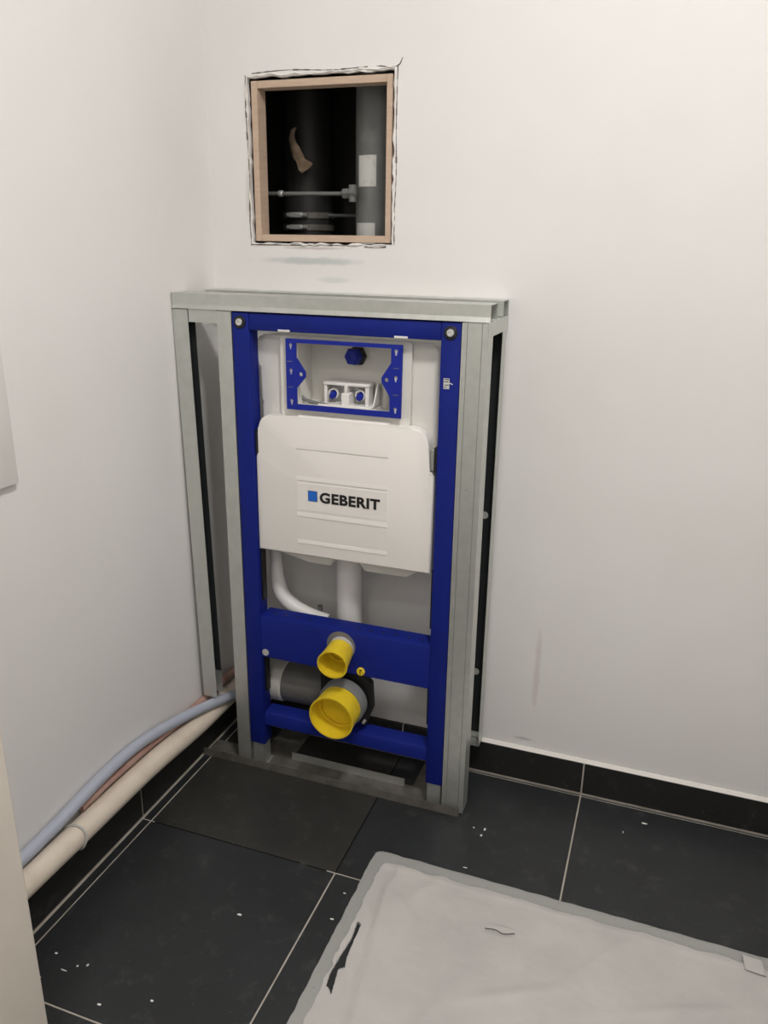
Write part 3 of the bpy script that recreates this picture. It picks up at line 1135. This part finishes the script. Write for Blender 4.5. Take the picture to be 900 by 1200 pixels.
def wrap(a0, a1, z0, z1, name, mat, r):
    bm = BM()
    n = 12
    R_ = []
    for k in range(n + 1):
        a = math.radians(a0 + (a1 - a0) * k / n)
        R_.append([bm.verts.new((gx + rr * math.cos(a), gy + rr * math.sin(a), z)) for rr in (r, r + 0.0006) for z in (z0, z1)])
    for p_, q_ in zip(R_, R_[1:]):
        for i, j in ((0, 1), (1, 3), (3, 2), (2, 0)):
            bm.faces.new((p_[i], p_[j], q_[j], q_[i]))
    bm.faces.new((R_[0][0], R_[0][1], R_[0][3], R_[0][2]))
    bm.faces.new((R_[-1][0], R_[-1][1], R_[-1][3], R_[-1][2]))
    o = finish(name, bm, mat, None, 40)
    o.parent = gpe
    o.matrix_parent_inverse = GPI
    o['label'] = 'pale patch on the pipe'


wrap(232, 282, 1.385, 1.450, 'pipe_patch', 'label', gr + 0.0002)  # pale patches wrapped part way round the pipe
wrap(222, 280, 1.262, 1.308, 'pipe_patch', 'label', gr + 0.0002)

tr_ = empty('thin_pipe', (0.17, 0.10, 1.37))
tag(tr_, 'thin horizontal pipe with a compression fitting crossing the wall opening', 'pipe')
TI = Matrix.Translation(-Vector(tr_.location))
for nm, mt_, fn in (
        ('pipe_run', 'pipe_grey', lambda bm: tube(bm, [(-0.28, 0.094, 1.372), (0.30, 0.089, 1.3695)], 0.0045, 12, 1, False)),
        ('coupling', 'screw', lambda bm: lathe(bm, [(0.006, 0), (0.0072, 0.002), (0.0072, 0.010), (0.006, 0.012)], (0.125, 0.0925, 1.3705), (1, 0, 0), 14, True, True)),
        ('fitting', 'pipe_grey', lambda bm: [lathe(bm, [(0.009, 0), (0.0115, 0.003), (0.0115, 0.014), (0.010, 0.016), (0.0125, 0.018), (0.0125, 0.032), (0.009, 0.034)],
                                                   (0.287, 0.0885, 1.3695), (1, 0, 0.03), 6, True, True), cyl(bm, (0.312, 0.0885, 1.352), (0, 0, 1), 0.009, 0.036, 16)])):
    bm = BM()
    fn(bm)
    o = finish(nm, bm, mt_, None, 35)
    o.parent = tr_
    o.matrix_parent_inverse = TI

# brown scrap hanging in front of the black pipe
bm = BM()
cl_ = [(0.112, 0.205, 1.522), (0.108, 0.200, 1.500), (0.118, 0.198, 1.475), (0.131, 0.200, 1.452), (0.143, 0.203, 1.437), (0.140, 0.204, 1.426)]
wd_ = [0.008, 0.018, 0.016, 0.011, 0.018, 0.010]
P = spline(cl_, 6)
R_ = []
for i, p in enumerate(P):
    t = i / (len(P) - 1) * (len(wd_) - 1)
    k = min(int(t), len(wd_) - 2)
    ww = wd_[k] + (wd_[k + 1] - wd_[k]) * (t - k)
    a = 0.5 + 0.9 * math.sin(i * 0.22)
    side = Vector((math.cos(a * 0.6), -math.sin(a * 0.6) * 0.7, 0.35))
    row = []
    for s_ in (-1, -0.3, 0.4, 1):
        q = p + side * ww * s_ + Vector((0, -0.004 * (1 - s_ * s_), 0)) + noise.noise_vector(p * 90 + Vector((s_ * 3, 0, 0))) * 0.0015
        row.append((bm.verts.new(q), bm.verts.new(q + Vector((0, 0.0012, 0)))))
    R_.append(row)
for p_, q_ in zip(R_, R_[1:]):
    for i in range(3):
        bm.faces.new((p_[i][0], p_[i + 1][0], q_[i + 1][0], q_[i][0]))
        bm.faces.new((p_[i][1], q_[i][1], q_[i + 1][1], p_[i + 1][1]))
    for i in (0, 3):
        bm.faces.new((p_[i][0], q_[i][0], q_[i][1], p_[i][1]))
tag(finish('cardboard_scrap', bm, 'scrap', None, 60), 'crumpled brown scrap dangling on the black pipe in the opening', 'scrap')

# ------------------------------------------------------------------ white panel on the left wall
pn = empty('wall_panel', (0.0, -0.85, 0.87))
tag(pn, 'flat white panel mounted on the left wall above the pipes', 'panel')
bm = BM()
box(bm, 0.0005, 0.012, -1.000, -0.6875, 0.8705, 1.47, 0.003, 2)
o = finish('panel_body', bm, 'white', None, 40)
o.parent = pn
o.matrix_parent_inverse = Matrix.Translation(-Vector(pn.location))

# ------------------------------------------------------------------ protective sheet on the floor
SH = empty('protective_sheet', (0.55, -0.37, 0.0))
tag(SH, 'pale grey protective sheet with a torn edge lying on the black floor tiles', 'sheet')
SI = Matrix.Translation(-Vector(SH.location))
TEAR = [(0.586, -0.565), (0.596, -0.57), (0.596, -0.611), (0.598, -0.651), (0.603, -0.67), (0.593, -0.679), (0.598, -0.709), (0.601, -0.731), (0.592, -0.721),
        (0.585, -0.717), (0.582, -0.69), (0.585, -0.647), (0.590, -0.606), (0.588, -0.585)]


def inside(x, y, P):
    c = False
    for i in range(len(P)):
        (x1, y1), (x2, y2) = P[i], P[i - 1]
        if (y1 > y) != (y2 > y) and x < (x2 - x1) * (y - y1) / (y2 - y1) + x1:
            c = not c
    return c


def sheet(name, mat, x0, y0, z, amp, jag, seed, ridge=True, corner=0.02):
    gx_ = [x0 + 0.0012 * k for k in range(int((0.62 - x0) / 0.0012))]
    while gx_[-1] < 1.40:
        gx_.append(gx_[-1] + 0.011)
    gy_ = [y0 - 0.0030 * k for k in range(int((y0 + 0.76) / 0.0030))]
    while gy_[-1] > -0.985:
        gy_.append(gy_[-1] - 0.012)
    bm = BM()
    rows = []
    for j, y in enumerate(gy_):
        r_ = []
        for i, x in enumerate(gx_):
            nx = noise.noise(Vector((seed, y * 38, 0))) * jag + noise.noise(Vector((seed, y * 150, 4))) * jag * 0.35
            ny = noise.noise(Vector((x * 30, seed, 9))) * jag + noise.noise(Vector((x * 130, seed, 2))) * jag * 0.35
            px = x + nx * max(0, 1 - (x - x0) / 0.03)
            py = y + ny * max(0, 1 - (y0 - y) / 0.03) - 0.012 * (x - 0.55)
            p = Vector((px * 7, py * 7, seed))
            h = abs(noise.noise(p)) * amp + abs(noise.noise(p * 2.7)) * amp * 0.45 + abs(noise.noise(p * 7)) * amp * 0.22
            if ridge:
                # folds running beside the tear
                d1 = (px - (0.628 + 0.16 * (-0.56 - py)))
                h += 0.0080 * math.exp(-(d1 / 0.012) ** 2) * (1 if py < -0.50 else max(0, 1 - (py + 0.50) / 0.08))
                d2 = px - (0.575 - 0.05 * (-0.56 - py))
                h += 0.0085 * math.exp(-(d2 / 0.006) ** 2) * max(0, min(1, (-0.60 - py) / 0.1))
                d3 = px - (0.655 + 0.22 * (-0.62 - py))
                h += 0.008 * math.exp(-(d3 / 0.008) ** 2) * math.exp(-((py + 0.69) / 0.06) ** 2)
                for (fx, fy, an, le, hh) in ((0.70, -0.42, 1.1, 0.06, .004), (0.90, -0.62, 0.5, 0.10, .005), (1.05, -0.48, 0.9, 0.12, .004), (0.76, -0.75, 1.3, 0.10, .005),
                                             (0.66, -0.50, 2.2, 0.03, .006), (1.18, -0.55, 0.4, 0.10, .004), (0.62, -0.42, 1.5, 0.04, .004)):
                    ca, sa = math.cos(an), math.sin(an)
                    al, ac = (px - fx) * ca + (py - fy) * sa, -(px - fx) * sa + (py - fy) * ca
                    h += hh * math.exp(-(ac / 0.010) ** 2) * math.exp(-(al / le) ** 2)
                d4 = (py + 0.490) - 0.10 * math.sin((px - 0.82) * 40) * 0.1
                h += 0.0025 * math.exp(-(d4 / 0.004) ** 2) * math.exp(-((px - 0.85) / 0.03) ** 2)
                d5 = (py - y0 + 0.012 * (px - .55)) + 0.012
                h += 0.0018 * math.exp(-(d5 / 0.006) ** 2) * (0.4 + abs(noise.noise(Vector((px * 9, 3, 3)))))
            edge = min(1, max(0, (x - x0) / 0.01), max(0, (y0 - y) / 0.01)) if not ridge else 1
            r_.append(bm.verts.new((px, py, z + h * edge)))
        rows.append(r_)
    for j in range(len(gy_) - 1):
        for i in range(len(gx_) - 1):
            vs = (rows[j][i], rows[j][i + 1], rows[j + 1][i + 1], rows[j + 1][i])
            cx_ = sum(v.co.x for v in vs) / 4
            cy_ = sum(v.co.y for v in vs) / 4
            if 0.57 < cx_ < 0.61 and inside(cx_, cy_, TEAR):
                continue
            # rounded, slightly ragged outer corner
            ux, uy = x0 + corner - cx_, cy_ - (y0 - corner)
            if ux > 0 and uy > 0 and math.hypot(ux, uy) > corner * (1 + 0.12 * noise.noise(Vector((cx_ * 90, cy_ * 90, seed)))):
                continue
            bm.faces.new(vs)
    o = finish(name, bm, mat, None, 60)
    o.parent = SH
    o.matrix_parent_inverse = SI
    o.modifiers.new('thickness', 'SOLIDIFY').thickness = 0.0003
    return o


o = sheet('film_layer', 'film', 0.551, -0.362, 0.0008, 0.0012, 0.0022, 3.1, False)
o['label'] = 'translucent film border'
o = sheet('paper_layer', 'paper', 0.578, -0.392, 0.0032, 0.0036, 0.0050, 8.4)
o['label'] = 'pale wrinkled paper layer'
bm = BM()
nx_, ny_ = 10, 10
vs = [[bm.verts.new((1.292 + 0.036 * i / nx_ + 0.004 * j / ny_, -0.384 - 0.036 * j / ny_ - 0.003 * i / nx_, 0.0085 + 0.001 * noise.noise(Vector((i * .5, j * .5, 2)))))
       for i in range(nx_ + 1)] for j in range(ny_ + 1)]
for j in range(ny_):
    for i in range(nx_):
        bm.faces.new((vs[j][i], vs[j][i + 1], vs[j + 1][i + 1], vs[j + 1][i]))
o = finish('tape_patch', bm, 'paper', None, 60)
o.parent = SH
o.matrix_parent_inverse = SI
o.modifiers.new('thickness', 'SOLIDIFY').thickness = 0.0006

bm = BM()
tube(bm, [(0.825, -0.499, 0.0105), (0.845, -0.496, 0.0108), (0.862, -0.500, 0.0108), (0.882, -0.491, 0.0105)], 0.0009, 6)
tag(finish('dark_thread', bm, 'print', None, 60), 'thin dark curved thread lying on the pale sheet', 'thread')

# ------------------------------------------------------------------ plaster crumbs on the tiles
G_FOOT = 'small white plaster crumb on the black tile just off the metal stud frame foot'
G_SKIRT = 'tiny white plaster crumb in the cluster near the left skirting and doorway'
for (x, y, sx, sy, lab) in (
        (0.359, -0.627, 5, 2.5, 'white plaster crumb lying alone near the middle of a large black tile'),
        (0.760, -0.215, 2.6, 4, G_FOOT), (0.757, -0.237, 2.6, 3.6, G_FOOT), (0.735, -0.218, 2, 2, G_FOOT),
        (1.102, -0.065, 7, 2.4, 'flat white plaster flake on the black tile close to the back skirting'),
        (1.058, -0.112, 1.2, 4, 'thin upright sliver of white plaster on the tile near the back skirting'),
        (0.084, -0.827, 3, 2, G_SKIRT), (0.156, -0.828, 2, 3, G_SKIRT), (0.140, -0.836, 2, 2, G_SKIRT), (0.123, -0.852, 7, 1.2, G_SKIRT), (0.091, -0.879, 4, 1.5, G_SKIRT),
        (0.533, -0.503, 3, 1.5, 'small white plaster crumb between the tile joint crossing and the sheet edge'),
        (0.535, -0.573, 4, 2, 'white plaster crumb on the narrow dark strip beside the torn sheet edge'),
        (0.747, -0.346, 5, 1.2, 'thin white plaster flake touching the back edge of the sheet'),
        (0.228, -0.887, 4, 2, 'white plaster crumb just behind the pale grout line by the doorway'),
        (0.310, -0.849, 3, 2, 'small white plaster crumb on the tile near the corner of two grout lines')):
    bm = BM()
    bmesh.ops.create_icosphere(bm, subdivisions=2, radius=1)
    for v in bm.verts:
        f = 1 + 0.45 * noise.noise(v.co * 1.7 + Vector((x * 50, y * 50, 0)))
        v.co = Vector((v.co.x * sx * f * 0.001, v.co.y * sy * f * 0.001, max(-0.2, v.co.z) * 0.0009 * f))
    o = finish('plaster_crumb', bm, 'crumb', None, 60, (x, y, 0.0004))
    tag(o, lab, 'crumb', 'plaster crumbs on the floor tiles')

# ------------------------------------------------------------------ ceiling lamp and added fill lamp
for (x, y), _, where in LAMPS:
    lm = empty('ceiling_lamp_or_fill', (x, y, ZC))
    tag(lm, 'round flat white lamp on the ceiling ' + where, 'lamp')
    bm = BM()
    lathe(bm, [(0.15, 0.0), (0.15, -0.018), (0.142, -0.018), (0.142, -0.002)], (0, 0, 0), (0, 0, 1), 48)
    finish('lamp_rim', bm, 'white', lm, 40)
    bm = BM()
    lathe(bm, [(0.141, -0.010), (0.0, -0.014)], (0, 0, 0), (0, 0, 1), 48)
    finish('diffuser', bm, 'lamp', lm, 40)
